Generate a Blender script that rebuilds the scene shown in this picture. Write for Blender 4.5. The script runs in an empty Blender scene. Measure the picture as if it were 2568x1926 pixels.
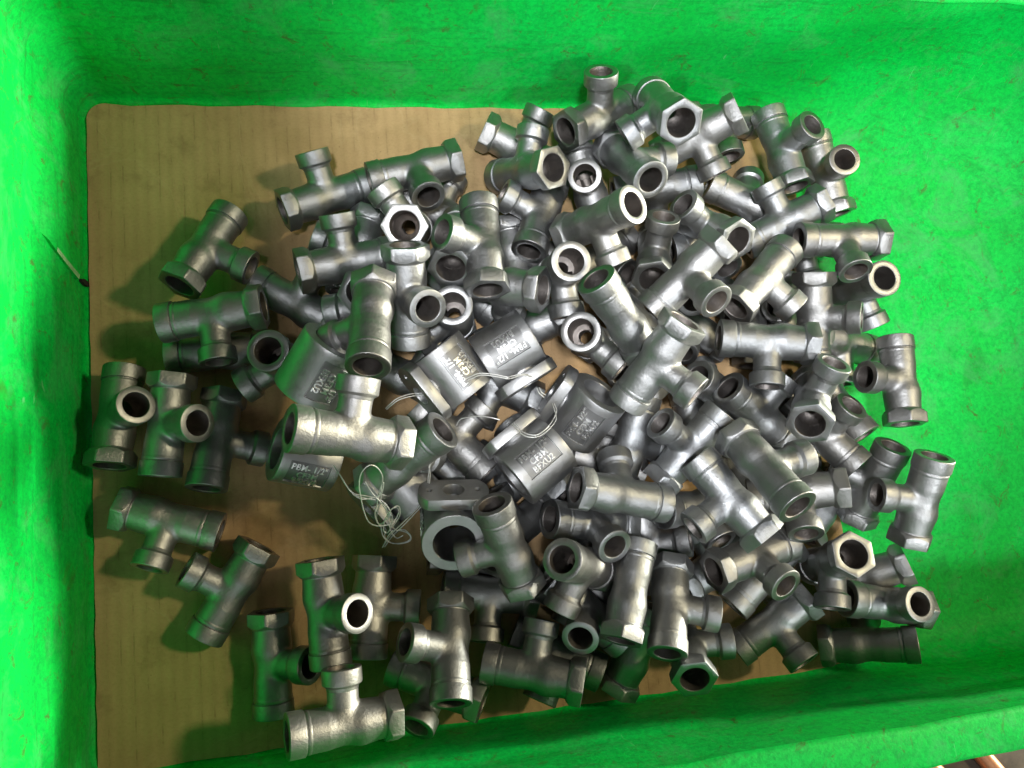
import bpy, bmesh, math, random
import numpy as np
from mathutils import Vector, Matrix, Quaternion

scene = bpy.context.scene
COL = scene.collection
random.seed(4)

# ------------------------------------------------------------------ camera
cam_data = bpy.data.cameras.new("camera")
cam_data.sensor_fit = 'HORIZONTAL'
cam_data.sensor_width = 36.0
cam_data.lens = 36.0 * 0.74141
cam_data.clip_start = 0.01
cam_data.clip_end = 50
camera = bpy.data.objects.new("camera", cam_data)
camera.matrix_world = Matrix(((0.979647, 0.060768, -0.19131, 0.0), (-0.085305, 0.988764, -0.122751, 0.0), (0.181701, 0.136573, 0.973824, 0.46), (0.0, 0.0, 0.0, 1.0)))
COL.objects.link(camera)
scene.camera = camera

# ------------------------------------------------------------------ world, lamps, exposure
world = bpy.data.worlds.new("World")
scene.world = world
world.use_nodes = True
bg = world.node_tree.nodes["Background"]
bg.inputs["Color"].default_value = (0.92, 0.97, 0.84, 1)
bg.inputs["Strength"].default_value = 0.06

def lamp(name, kind, loc, target, energy, color, **kw):
    d = bpy.data.lights.new(name, kind)
    d.energy = energy
    d.color = color
    for k, v in kw.items():
        setattr(d, k, v)
    o = bpy.data.objects.new(name, d)
    o.location = loc
    o.rotation_euler = (Vector(target) - Vector(loc)).to_track_quat('-Z', 'Y').to_euler()
    COL.objects.link(o)
    return o

# white lamp beside the photographer over the heap; warm daylight lamps from the right; soft front lamp
lamp("white_lamp", 'SPOT', (-0.08, -0.05, 0.97), (0.23, 0.19, 0.0), 36.0, (0.95, 0.97, 1.0),
     spot_size=math.radians(32), spot_blend=0.5, shadow_soft_size=0.04)
lamp("ceiling_lamp", 'SPOT', (0.54, -0.66, 1.05), (0.40, 0.21, 0.0), 28.0, (0.93, 0.97, 1.0),
     spot_size=math.radians(40), spot_blend=0.7, shadow_soft_size=0.06)
lamp("front_lamp", 'AREA', (-0.15, -1.10, 1.15), (0.24, 0.15, 0.03), 4.0, (0.95, 0.98, 1.0), shape='RECTANGLE', size=1.2, size_y=0.7)
lamp("warm_lamp", 'AREA', (1.00, 0.20, 1.20), (0.0, 0.05, 0.0), 8.0, (1.0, 0.88, 0.55), shape='DISK', size=0.12)
lamp("warm_window", 'AREA', (1.45, 0.22, 1.00), (0.05, 0.05, 0.0), 2.4, (1.0, 0.90, 0.76), shape='RECTANGLE', size=0.9, size_y=0.4)
lamp("low_window", 'AREA', (2.60, 0.26, 0.42), (-0.15, 0.14, 0.06), 165.0, (1.0, 0.98, 0.80), shape='RECTANGLE', size=1.2, size_y=0.10)
scene.view_settings.view_transform = 'Standard'
scene.view_settings.look = 'None'
scene.view_settings.exposure = 0.0
scene.view_settings.gamma = 1.0
scene.view_settings.use_curve_mapping = False
scene.render.engine = 'CYCLES'

# ------------------------------------------------------------------ helpers
U = 0.055 / 273.0            # one drawing unit of the castings, in metres

def props(o, label=None, cat=None, group=None, kind=None):
    if label: o["label"] = label
    if cat: o["category"] = cat
    if group: o["group"] = group
    if kind: o["kind"] = kind
    return o

def link(name, mesh, parent=None, mat=None):
    o = bpy.data.objects.new(name, mesh)
    COL.objects.link(o)
    if parent is not None:
        o.parent = parent
    if mat is not None and not mesh.materials:
        for m in (mat if isinstance(mat, (list, tuple)) else [mat]):
            mesh.materials.append(m)
    return o

def empty(name, loc=(0, 0, 0), quat=None):
    o = bpy.data.objects.new(name, None)
    o.empty_display_size = 0.01
    o.location = loc
    if quat is not None:
        o.rotation_mode = 'QUATERNION'
        o.rotation_quaternion = quat
    COL.objects.link(o)
    return o

def mesh_from(name, verts, faces, angle=35, mats=None, mat_index=None):
    me = bpy.data.meshes.new(name)
    me.from_pydata([tuple(v) for v in verts], [], [tuple(f) for f in faces])
    me.update()
    me.polygons.foreach_set("use_smooth", [True] * len(me.polygons))
    if angle is not None:
        me.set_sharp_from_angle(angle=math.radians(angle))
    if mats:
        for m in mats:
            me.materials.append(m)
    if mat_index is not None:
        me.polygons.foreach_set("material_index", mat_index)
    return me

# ------------------------------------------------------------------ materials
class NT:
    def __init__(self, name):
        self.mat = bpy.data.materials.new(name)
        self.mat.use_nodes = True
        self.t = self.mat.node_tree
        self.t.nodes.clear()
        self.out = self.n('ShaderNodeOutputMaterial')
        self.b = self.n('ShaderNodeBsdfPrincipled')
        self.l(self.b.outputs[0], self.out.inputs[0])
    def n(self, kind, **kw):
        x = self.t.nodes.new(kind)
        for k, v in kw.items():
            if k.startswith('i_'):
                x.inputs[k[2:].replace('_', ' ')].default_value = v
            else:
                setattr(x, k, v)
        return x
    def l(self, a, b):
        self.t.links.new(a, b)
    def coord(self, which='Object', scale=(1, 1, 1), rot=(0, 0, 0)):
        c = self.n('ShaderNodeTexCoord')
        m = self.n('ShaderNodeMapping')
        m.inputs['Scale'].default_value = scale
        m.inputs['Rotation'].default_value = rot
        self.l(c.outputs[which], m.inputs['Vector'])
        return m.outputs[0]
    def noise(self, vec, scale, detail=3, rough=0.55, dist=0.0):
        x = self.n('ShaderNodeTexNoise')
        x.inputs['Scale'].default_value = scale
        x.inputs['Detail'].default_value = detail
        x.inputs['Roughness'].default_value = rough
        x.inputs['Distortion'].default_value = dist
        self.l(vec, x.inputs['Vector'])
        return x.outputs['Fac']
    def ramp(self, fac, stops):
        r = self.n('ShaderNodeValToRGB')
        e = r.color_ramp.elements
        while len(e) < len(stops):
            e.new(0.5)
        for k, (p, c) in enumerate(stops):
            e[k].position = p
            e[k].color = c if len(c) == 4 else (*c, 1)
        self.l(fac, r.inputs[0])
        return r.outputs[0]
    def mix(self, fac, a, b, blend='MIX'):
        m = self.n('ShaderNodeMix', data_type='RGBA', blend_type=blend)
        for s, v in ((0, fac), (6, a), (7, b)):
            if isinstance(v, (int, float)):
                m.inputs[s].default_value = v
            elif isinstance(v, tuple):
                m.inputs[s].default_value = (*v, 1) if len(v) == 3 else v
            else:
                self.l(v, m.inputs[s])
        return m.outputs[2]
    def math(self, op, a, b=0.0):
        m = self.n('ShaderNodeMath', operation=op)
        for k, v in enumerate((a, b)):
            if isinstance(v, (int, float)):
                m.inputs[k].default_value = v
            else:
                self.l(v, m.inputs[k])
        return m.outputs[0]
    def bump(self, height, dist, strength=1.0, prev=None):
        b = self.n('ShaderNodeBump')
        b.inputs['Strength'].default_value = strength
        b.inputs['Distance'].default_value = dist
        self.l(height, b.inputs['Height'])
        if prev is not None:
            self.l(prev, b.inputs['Normal'])
        return b.outputs[0]
    def set(self, name, v):
        if isinstance(v, (int, float)):
            self.b.inputs[name].default_value = v
        elif isinstance(v, tuple):
            self.b.inputs[name].default_value = (*v, 1) if len(v) == 3 else v
        else:
            self.l(v, self.b.inputs[name])

def steel(name, base=(0.370, 0.372, 0.375), rough=0.49, grain=0.00010, lump=0.00019, brushed=False):
    k = NT(name)
    v = k.coord('Object')
    info = k.n('ShaderNodeObjectInfo')
    var = k.noise(v, 60, 3)
    tone = k.mix(1.0, base, info.outputs['Color'], 'MULTIPLY')
    tone = k.mix(k.ramp(var, [(0.35, (0, 0, 0)), (0.75, (0.55, 0.55, 0.55))]), tone, tuple(c * 0.62 for c in base))
    # dark handling marks in patches
    sm = k.noise(v, 150, 4, 0.65)
    tone = k.mix(k.ramp(sm, [(0.60, (0, 0, 0)), (0.75, (0.4, 0.4, 0.4))]), tone, (0.22, 0.20, 0.18))
    k.set('Base Color', tone)
    k.set('Metallic', 1.0)
    r = k.math('MULTIPLY_ADD', k.noise(v, 220, 2), 0.22)
    r.node.inputs[2].default_value = rough - 0.11
    k.set('Roughness', r)
    if brushed:
        g = k.noise(k.coord('Object', (900, 900, 5200), (0.5, 0.0, 0.0)), 1.0, 2)
        nrm = k.bump(g, 0.00010, 0.8)
    else:
        nrm = k.bump(k.noise(v, 130, 2, 0.5), lump * 1.6, 0.5)
        nrm = k.bump(k.noise(v, 640, 2, 0.5), lump, 0.75, nrm)
        nrm = k.bump(k.noise(v, 1900, 2, 0.6), grain, 0.9, nrm)
    k.set('Normal', nrm)
    return k.mat

M_CAST = steel("blasted_steel")
M_FACE = steel("machined_steel", (0.36, 0.36, 0.36), 0.38, brushed=True)
M_VALVE = steel("valve_steel", (0.45, 0.45, 0.455), 0.48, 0.00004, 0.00008)
M_PLATE = steel("plate_steel", (0.27, 0.27, 0.27), 0.52, 0.00005, 0.00005)
M_LETTER = steel("letter_steel", (0.82, 0.82, 0.82), 0.34, 0.00003, 0.00003)
def wire_mat():
    k = NT("tinned_wire")
    k.set('Base Color', k.ramp(k.noise(k.coord('Object'), 400, 3), [(0.3, (0.62, 0.62, 0.60)), (0.7, (0.82, 0.82, 0.80))]))
    k.set('Metallic', 0.45)
    k.set('Roughness', 0.35)
    return k.mat
M_WIRE = wire_mat()

def green_plastic():
    k = NT("green_plastic")
    v = k.coord('Object')
    big = k.noise(v, 9, 4, 0.6)
    col = k.ramp(big, [(0.25, (0.001, 0.470, 0.040)), (0.5, (0.001, 0.570, 0.064)), (0.8, (0.002, 0.660, 0.100))])
    mott = k.noise(v, 300, 6, 0.8, 0.4)
    col = k.mix(k.ramp(mott, [(0.42, (0, 0, 0)), (0.66, (0.75, 0.75, 0.75))]), col, (0.002, 0.280, 0.045))
    # rubbed streaks that run along the walls
    st = k.noise(k.coord('Object', (30, 30, 260)), 1.0, 4, 0.6, 0.4)
    col = k.mix(k.ramp(st, [(0.55, (0, 0, 0)), (0.72, (0.5, 0.5, 0.5))]), col, (0.008, 0.200, 0.032))
    st2 = k.noise(k.coord('Object', (240, 45, 60), (0, 0, 0.5)), 1.0, 3, 0.6, 0.5)
    col = k.mix(k.ramp(st2, [(0.66, (0, 0, 0)), (0.78, (0.55, 0.55, 0.55))]), col, (0.05, 0.16, 0.02))
    # brown dirt specks and pale scratches
    dirt = k.noise(v, 85, 7, 0.8, 0.8)
    col = k.mix(k.ramp(dirt, [(0.57, (0, 0, 0)), (0.66, (0.85, 0.85, 0.85))]), col, (0.055, 0.135, 0.028))
    sc = k.noise(k.coord('Object', (700, 60, 60), (0, 0, 1.1)), 1.0, 2, 0.5, 1.0)
    col = k.mix(k.ramp(sc, [(0.73, (0, 0, 0)), (0.78, (0.5, 0.5, 0.5))]), col, (0.18, 0.60, 0.26))
    pale = k.noise(v, 22, 5, 0.7, 1.2)
    col = k.mix(k.ramp(pale, [(0.50, (0, 0, 0)), (0.68, (0.45, 0.45, 0.45))]), col, (0.08, 0.40, 0.14))
    fine = k.noise(k.coord('Object', (90, 1400, 500), (0.2, 0.1, 0.7)), 1.0, 2, 0.5, 0.6)
    col = k.mix(k.ramp(fine, [(0.70, (0, 0, 0)), (0.76, (0.6, 0.6, 0.6))]), col, (0.03, 0.17, 0.03))
    k.set('Base Color', col)
    k.set('Roughness', k.ramp(mott, [(0.3, (0.48, 0.48, 0.48)), (0.7, (0.66, 0.66, 0.66))]))
    k.set('Specular IOR Level', 0.15)
    n = k.bump(k.noise(v, 45, 3), 0.0008, 0.5)
    n = k.bump(k.noise(v, 520, 4, 0.65), 0.00020, 0.7, n)
    n = k.bump(st, 0.0002, 0.5, n)
    k.set('Normal', n)
    return k.mat
M_GREEN = green_plastic()

def cardboard():
    k = NT("cardboard")
    v = k.coord('Object')
    col = k.ramp(k.noise(v, 14, 5, 0.6), [(0.3, (0.360, 0.226, 0.112)), (0.55, (0.450, 0.296, 0.152)), (0.8, (0.520, 0.356, 0.190))])
    fib = k.noise(k.coord('Object', (500, 700, 1)), 1.0, 4, 0.7)
    col = k.mix(k.ramp(fib, [(0.45, (0, 0, 0)), (0.75, (0.30, 0.30, 0.30))]), col, (0.22, 0.135, 0.065))
    # flute lines every 6.7 mm, darkened where the liner has worn
    w = k.n('ShaderNodeTexWave', wave_type='BANDS', bands_direction='X', wave_profile='SIN')
    w.inputs['Scale'].default_value = 2 * math.pi / (20 * 0.0067)
    w.inputs['Distortion'].default_value = 0.25
    w.inputs['Detail'].default_value = 2
    w.inputs['Detail Scale'].default_value = 60
    k.l(v, w.inputs['Vector'])
    line = k.ramp(w.outputs['Fac'], [(0.93, (0, 0, 0)), (0.995, (1, 1, 1))])
    worn = k.ramp(k.noise(k.coord('Object', (150, 60, 1)), 1.0, 4, 0.75), [(0.50, (0, 0, 0)), (0.62, (1, 1, 1))])
    dash = k.math('MULTIPLY', line, worn)
    col = k.mix(k.math('MULTIPLY', dash, 0.24), col, (0.075, 0.045, 0.022))
    stain = k.ramp(k.noise(v, 34, 5, 0.7), [(0.54, (0, 0, 0)), (0.72, (0.5, 0.5, 0.5))])
    col = k.mix(stain, col, (0.155, 0.095, 0.045))
    crease = k.ramp(k.noise(k.coord('Object', (9, 5, 1), (0, 0, 0.4)), 1.0, 5, 0.62, 1.5), [(0.488, (0, 0, 0)), (0.5, (1, 1, 1)), (0.512, (0, 0, 0))])
    col = k.mix(k.math('MULTIPLY', crease, 0.10), col, (0.60, 0.46, 0.28))
    spk = k.ramp(k.noise(v, 300, 3, 0.7), [(0.70, (0, 0, 0)), (0.78, (0.6, 0.6, 0.6))])
    col = k.mix(spk, col, (0.09, 0.055, 0.03))
    flute = k.ramp(w.outputs['Fac'], [(0.0, (0, 0, 0)), (1.0, (1, 1, 1))])
    col = k.mix(k.math('MULTIPLY', flute, 0.16), col, (0.24, 0.150, 0.075))
    k.set('Base Color', col)
    k.set('Roughness', 0.85)
    k.set('Specular IOR Level', 0.2)
    n = k.bump(w.outputs['Fac'], 0.00018, 0.35)
    n = k.bump(dash, -0.0002, 0.4, n)
    n = k.bump(crease, 0.00015, 0.4, n)
    n = k.bump(k.noise(v, 16, 3), 0.0022, 0.5, n)
    n = k.bump(k.noise(v, 60, 4), 0.0006, 0.5, n)
    n = k.bump(fib, 0.00012, 0.7, n)
    k.set('Normal', n)
    return k.mat
M_CARD = cardboard()

def simple(name, c1, c2, scale, rough=0.8, metallic=0.0, bump=0.0005):
    k = NT(name)
    v = k.coord('Object')
    f = k.noise(v, scale, 5, 0.65)
    k.set('Base Color', k.ramp(f, [(0.3, c1), (0.7, c2)]))
    k.set('Roughness', rough)
    k.set('Metallic', metallic)
    k.set('Normal', k.bump(f, bump, 0.6))
    return k.mat
M_FLOOR = simple("workshop_floor", (0.05, 0.042, 0.036), (0.17, 0.135, 0.105), 30)
M_COPPER = simple("copper_bar", (0.42, 0.17, 0.08), (0.62, 0.30, 0.16), 120, 0.42, 0.6, 0.0002)
M_STRESS = simple("stressed_plastic", (0.16, 0.42, 0.16), (0.34, 0.58, 0.30), 300, 0.6)
M_HOLE_SHADE = simple("hole_shade", (0.004, 0.004, 0.004), (0.012, 0.010, 0.008), 80, 0.9)  # near-black colour that paints in the darkness of the tear

# ------------------------------------------------------------------ workshop floor and the crate
floor_me = mesh_from("workshop_floor", [(-3, -3, -0.030), (3, -3, -0.030), (3, 3, -0.030), (-3, 3, -0.030)], [(0, 1, 2, 3)])
props(link("floor", floor_me, None, M_FLOOR), kind="structure")

X0, X1, Y0, Y1, HR = -0.152, 0.500, -0.1385, 0.2415, 0.106

def outline(z):
    """rounded rectangle of the inner crate wall at height z (floor corners are coved)"""
    pts = []
    sp = 0.0
    # the stiffening groove that runs round the walls
    g = 0.0015 * math.exp(-((z - 0.0600) / 0.0075) ** 2) + 0.0006 * (1 / (1 + math.exp(-(z - 0.066) / 0.0022)))
    cs = [(X1, Y0, 0.040, -90), (X1, Y1, 0.110, 0), (X0, Y1, 0.014, 90), (X0, Y0, 0.014, 180)]
    loop = []
    for cx, cy, r, a0 in cs:
        r = r + 0.06 * z
        draft = 0.05 * z
        ex = cx + (draft if cx > 0 else -draft * 0.5)
        ey = cy + (draft * 2.6 if cy > 0 else 0.0)
        ox = ex - r if cx > 0 else ex + r
        oy = ey - r if cy > 0 else ey + r
        for k in range(13):
            a = math.radians(a0 + 90 * k / 12)
            loop.append((ox + r * math.cos(a), oy + r * math.sin(a), math.cos(a), math.sin(a)))
    # subdivide the straight runs
    dense = []
    for i in range(len(loop)):
        a, b = loop[i], loop[(i + 1) % len(loop)]
        dense.append(a)
        d = math.hypot(a[0] - b[0], a[1] - b[1])
        if d > 0.1:
            m = 24
            for k in range(1, m):
                t = k / m
                dense.append(tuple(a[j] * (1 - t) + b[j] * t for j in range(4)))
    out = []
    for x, y, nx, ny in dense:
        s = min(1, max(0, (x - 0.20) / 0.24)); s = s * s * (3 - 2 * s)
        q = min(1, max(0, (y + 0.10) / 0.26)); side = 0.25 + 0.75 * q * q * (3 - 2 * q)
        rf = 0.005 + 0.085 * s * side
        i = 0.0
        if z < rf:
            q = (rf - z) / rf
            i = rf * (1 - math.sqrt(max(0.0, 1 - q * q)))
        wob = 0.0006 * math.sin(x * 47 + y * 31 + z * 60) + 0.0004 * math.sin(x * 110 - y * 83)
        gk = g * max(0.0, 1 - 2.0 * max(nx, ny, 0))
        out.append((x + nx * (gk - i + wob), y + ny * (gk - i + wob), z))
    return out

crate = empty("plastic_crate", (0, 0, 0))
props(crate, "worn green plastic crate holding the steel fittings", "crate")
zs = [0.0, 0.0006, 0.0015, 0.003, 0.005, 0.008, 0.012, 0.018, 0.026, 0.036, 0.046] + [0.050 + 0.0015 * k for k in range(14)] + [0.076, 0.085, 0.094, 0.101, 0.104]
V, Fc = [], []
rings = [outline(z) for z in zs]
n = len(rings[0])
for r in rings:
    V += r
for k in range(len(rings) - 1):
    for i in range(n):
        j = (i + 1) % n
        Fc.append((k * n + i, (k + 1) * n + i, (k + 1) * n + j, k * n + j))
# floor: scaled copies of the first ring, drawn in to the middle
cx, cy = (X0 + X1) / 2, (Y0 + Y1) / 2
prev = 0
for s in (0.8, 0.55, 0.3, 0.1):
    st = len(V)
    V += [(cx + (x - cx) * s, cy + (y - cy) * s, 0.0) for x, y, z in rings[0]]
    for i in range(n):
        j = (i + 1) % n
        Fc.append((prev + i, prev + j, st + j, st + i))
    prev = st
Fc.append([prev + i for i in range(n)])
link("basin", mesh_from("basin", V, Fc, 60), crate, M_GREEN)
# rolled rim and outer skin
top = rings[-1]
V, Fc = [], []
prof = [(0.0, 0.1035), (0.0008, 0.1052), (0.0025, 0.1060), (0.010, 0.1062), (0.0185, 0.1060), (0.0205, 0.1050), (0.0212, 0.1030),
        (0.0212, 0.088), (0.019, 0.0865), (0.009, 0.0865), (0.006, 0.083), (0.004, 0.0), (0.004, -0.028), (0.0, -0.030)]
base = [(x, y) for x, y, z in top]
nrm = []
for i in range(n):
    ax, ay = base[i - 1]; bx, by = base[(i + 1) % n]
    tx, ty = bx - ax, by - ay
    l = math.hypot(tx, ty)
    nrm.append((ty / l, -tx / l))
for o, z in prof:
    for i in range(n):
        w = 0.0007 * math.sin(i * 0.9) * (1 if 0.002 < o else 0)
        V.append((base[i][0] + nrm[i][0] * (o - 0.0005), base[i][1] + nrm[i][1] * (o - 0.0005), z + 0.3 * w))
for k in range(len(prof) - 1):
    for i in range(n):
        j = (i + 1) % n
        Fc.append((k * n + i, (k + 1) * n + i, (k + 1) * n + j, k * n + j))
link("rim", mesh_from("rim", V, Fc, 60), crate, M_GREEN)

# the torn, bulging flap in the left wall and a dark disc painted as the shade of a hole under it
def wall_patch():
    up = [Vector(p) for p in [(-0.1539, 0.2471, 0.0746), (-0.1534, 0.2363, 0.0573), (-0.1528, 0.2285, 0.0334), (-0.1522, 0.2216, 0.0088)]]
    lo = [Vector(p) for p in [(-0.1539, 0.1615, 0.0766), (-0.1536, 0.1485, 0.0634), (-0.1532, 0.1382, 0.0480), (-0.1525, 0.1283, 0.0193)]]
    V, Fc, mi = [], [], []
    q = 18
    prof = [(0.0, -0.9), (0.06, -0.25), (0.15, 0.02), (0.3, 0.16), (0.45, 0.32), (0.6, 0.50), (0.72, 0.66), (0.82, 0.82), (0.90, 0.94), (0.95, 1.0), (0.975, 0.98), (1.0, 0.80), (1.004, -0.9)]
    def along(path, t):
        t *= len(path) - 1
        i = min(int(t), len(path) - 2)
        return path[i].lerp(path[i + 1], t - i)
    for s_, h in prof:
        for b in range(q + 1):
            t = b / q
            p = along(up, t).lerp(along(lo, t), s_)
            V.append((p.x + 0.0006 + 0.0030 * max(h, 0) * t ** 3 - 0.0045 * max(0.0, min(1.0, (0.62 - t) / 0.2)) - (0.0035 if h < 0 else 0), p.y, p.z))
    for a in range(len(prof) - 1):
        for b in range(q):
            i = a * (q + 1) + b
            Fc.append((i, i + 1, i + q + 2, i + q + 1))
            mi.append(1 if a == 10 and b > 12 else 0)
    me = mesh_from("torn_flap", V, Fc, 50, [M_GREEN, M_STRESS], mi)
    return me
link("torn_flap", wall_patch(), crate)
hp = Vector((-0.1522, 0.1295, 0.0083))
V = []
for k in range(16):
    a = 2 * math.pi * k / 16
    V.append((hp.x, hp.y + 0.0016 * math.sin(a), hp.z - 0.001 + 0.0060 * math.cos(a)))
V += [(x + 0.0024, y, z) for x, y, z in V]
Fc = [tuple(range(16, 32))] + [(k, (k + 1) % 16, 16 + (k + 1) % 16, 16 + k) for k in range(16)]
link("tear_hole_shade", mesh_from("tear_hole_shade", V, Fc, 40), crate, M_HOLE_SHADE)  # solid disc on the wall; the hole's darkness is only its colour

# two copper bars on the floor outside the front wall
for a, b, lab in [((0.3353, -0.1895, -0.024), (0.4097, -0.2729, -0.024), "left copper bar peeking out below the crate rim"), ((0.383, -0.1914, -0.024), (0.4569, -0.2922, -0.024), "right copper bar peeking out below the crate rim in the corner")]:
    a, b = Vector(a), Vector(b)
    t = (b - a).normalized()
    u = t.cross(Vector((0, 0, 1))).normalized(); w = u.cross(t)
    V, Fc = [], []
    L = (b - a).length
    for s, r in ((0, 0.0050), (0.001, 0.0058), (0.25, 0.006), (0.5, 0.006), (0.75, 0.006), (1 - 0.001, 0.0058), (1, 0.0050)):
        for k in range(18):
            g = 2 * math.pi * k / 18
            V.append(a + t * (s * L) + u * (r * math.cos(g)) + w * (r * math.sin(g)))
    for s in range(6):
        for k in range(18):
            Fc.append((s * 18 + k, s * 18 + (k + 1) % 18, (s + 1) * 18 + (k + 1) % 18, (s + 1) * 18 + k))
    Fc.append(tuple(range(17, -1, -1))); Fc.append(tuple(range(108, 126)))
    o = link("copper_bar", mesh_from("copper_bar", V, Fc), None, M_COPPER)
    props(o, lab, "metal bar", "copper bars outside the crate")

# ------------------------------------------------------------------ cardboard sheet
def card_mesh():
    x0, x1, y0, y1 = -0.1497, 0.3010, -0.1362, 0.2392
    nx, ny = 60, 50
    pts = []
    # outline: rounded at the back left, clipped at the back right
    r = 0.010
    for k in range(9):
        a = math.radians(90 + 90 * k / 8)
        pts.append((x0 + r + r * math.cos(a), y1 - r + r * math.sin(a)))
    for k in range(1, 40):
        y = (y1 - r) + (y0 - y1 + r) * k / 40
        pts.append((x0 + 0.0002 * math.sin(k * 1.7) + 0.0002 * math.sin(k * 3.1), y))
    pts.append((x0, y0))
    for k in range(1, 30):
        pts.append((x0 + (x1 - x0) * k / 30, y0 + 0.0005 * math.sin(k * 2.3)))
    pts.append((x1, y0))
    for k in range(1, 20):
        pts.append((x1 + 0.0006 * math.sin(k * 2.1), y0 + (y1 - 0.008 - y0) * k / 20))
    pts.append((x1, y1 - 0.012)); pts.append((x1 - 0.003, y1 - 0.004)); pts.append((x1 - 0.010, y1 - 0.001))
    for k in range(1, 30):
        pts.append((x1 - 0.010 + (x0 + r - x1 + 0.010) * k / 30, y1 - 0.001 + 0.0006 * math.sin(k * 1.9)))
    bm = bmesh.new()
    lo = [bm.verts.new((x, y, 0.0006)) for x, y in pts]
    hi = [bm.verts.new((x, y, 0.0028)) for x, y in pts]
    bm.faces.new(hi)
    m = len(pts)
    for k in range(m):
        bm.faces.new((lo[k], lo[(k + 1) % m], hi[(k + 1) % m], hi[k]))
    bm.normal_update()
    me = bpy.data.meshes.new("cardboard_sheet")
    bm.to_mesh(me); bm.free()
    return me
props(link("cardboard_sheet", card_mesh(), None, M_CARD), "brown corrugated cardboard sheet lining the crate bottom", "cardboard")

# ------------------------------------------------------------------ the pipe tee: four shared part meshes
def surface_nets(fn, lo, hi, step):
    ax = [np.arange(lo[i], hi[i] + step, step) for i in range(3)]
    G = np.stack(np.meshgrid(*ax, indexing='ij'), -1)
    D = fn(G)
    ins = D < 0
    s = D.shape
    cube = np.zeros((s[0] - 1, s[1] - 1, s[2] - 1), int)
    for i in (0, 1):
        for j in (0, 1):
            for k in (0, 1):
                cube += ins[i:s[0] - 1 + i, j:s[1] - 1 + j, k:s[2] - 1 + k]
    act = (cube > 0) & (cube < 8)
    idx = -np.ones(act.shape, int)
    cells = np.argwhere(act)
    idx[act] = np.arange(len(cells))
    P = np.array(lo) + (cells + 0.5) * step
    e = 0.4
    for it in range(6):
        d = fn(P)
        g = np.stack([(fn(P + np.eye(3)[a] * e) - fn(P - np.eye(3)[a] * e)) / (2 * e) for a in range(3)], -1)
        gn = (g ** 2).sum(-1) + 1e-6
        mv = -g * (d / gn)[:, None]
        ln = np.linalg.norm(mv, axis=1); mv *= np.minimum(1, step * 0.5 / (ln + 1e-9))[:, None]
        P = P + mv
    F = []
    for a in range(3):
        b, c = (a + 1) % 3, (a + 2) % 3
        sl0 = [slice(None)] * 3; sl1 = [slice(None)] * 3
        sl0[a] = slice(0, s[a] - 1); sl1[a] = slice(1, s[a])
        x = ins[tuple(sl0)] != ins[tuple(sl1)]
        for q in np.argwhere(x):
            if q[b] < 1 or q[c] < 1 or q[b] >= s[b] - 1 or q[c] >= s[c] - 1:
                continue
            def at(db, dc):
                w = q.copy(); w[b] += db; w[c] += dc
                return idx[tuple(w)]
            f = [at(-1, -1), at(0, -1), at(0, 0), at(-1, 0)]
            if not ins[tuple(q)]:
                f = f[::-1]
            F.append(f)
    return P, F

def smin(a, b, k):
    h = np.clip(0.5 + 0.5 * (b - a) / k, 0, 1)
    return b * (1 - h) + a * h - k * h * (1 - h)

def tee_sdf(p):
    x, y, z = p[..., 0], p[..., 1], p[..., 2]
    rx = np.sqrt(y * y + z * z)
    prof = np.interp(x, [-140, -98, -84, -62, -40, -16, 6, 26, 44, 70, 140],
                     [49.0, 49.0, 50.0, 51.4, 51.0, 48.4, 46.2, 47.4, 49.6, 50.0, 50.0])
    run = rx - prof
    ry = np.sqrt(x * x + z * z)
    br = np.maximum(ry - 38.2, -y)
    d = smin(run, br, 13.0)
    ball = np.sqrt((x + 40) ** 2 + (y + 2) ** 2 + z * z) - 52.2
    d = smin(d, ball, 6.0)
    d = np.maximum(d, np.abs(x + 1) - 99)
    d = np.maximum(d, y - 101)
    # bores: wide socket behind the hex, a step, then the run and branch bores
    sock = np.maximum(rx - 39.5, x + 72)
    seat = np.sqrt((x + 70) ** 2 + y * y + z * z) - 38.5
    thru = rx - 19
    runb = np.maximum(rx - 35.5, 18 - x)
    brb = np.maximum(ry - 33.0, 10 - y)
    cav = np.minimum(np.minimum(sock, seat), np.minimum(np.minimum(thru, runb), brb))
    return np.maximum(d, -cav)

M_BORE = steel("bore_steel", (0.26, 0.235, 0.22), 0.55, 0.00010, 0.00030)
P, Fq = surface_nets(tee_sdf, (-104, -60, -60), (102, 106, 60), 3.4)
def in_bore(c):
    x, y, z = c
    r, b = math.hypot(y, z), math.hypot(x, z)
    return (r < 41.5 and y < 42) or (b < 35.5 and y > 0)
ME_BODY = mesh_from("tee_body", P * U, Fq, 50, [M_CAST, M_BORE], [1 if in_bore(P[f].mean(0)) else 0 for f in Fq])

def lathe(profile, axis, seg=56, closed=False):
    """profile: list of (a, r) along the axis"""
    V, F = [], []
    for a, r in profile:
        for k in range(seg):
            t = 2 * math.pi * k / seg
            c, s = r * math.cos(t), r * math.sin(t)
            V.append((a, c, s) if axis == 'X' else (s, a, c))
    m = len(profile)
    for i in range(m - 1):
        for k in range(seg):
            j = (k + 1) % seg
            F.append((i * seg + k, i * seg + j, (i + 1) * seg + j, (i + 1) * seg + k))
    return V, F

def fix_normals(me):
    bm = bmesh.new(); bm.from_mesh(me)
    bmesh.ops.recalc_face_normals(bm, faces=bm.faces)
    bm.to_mesh(me); bm.free()
    me.set_sharp_from_angle(angle=math.radians(28))

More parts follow.
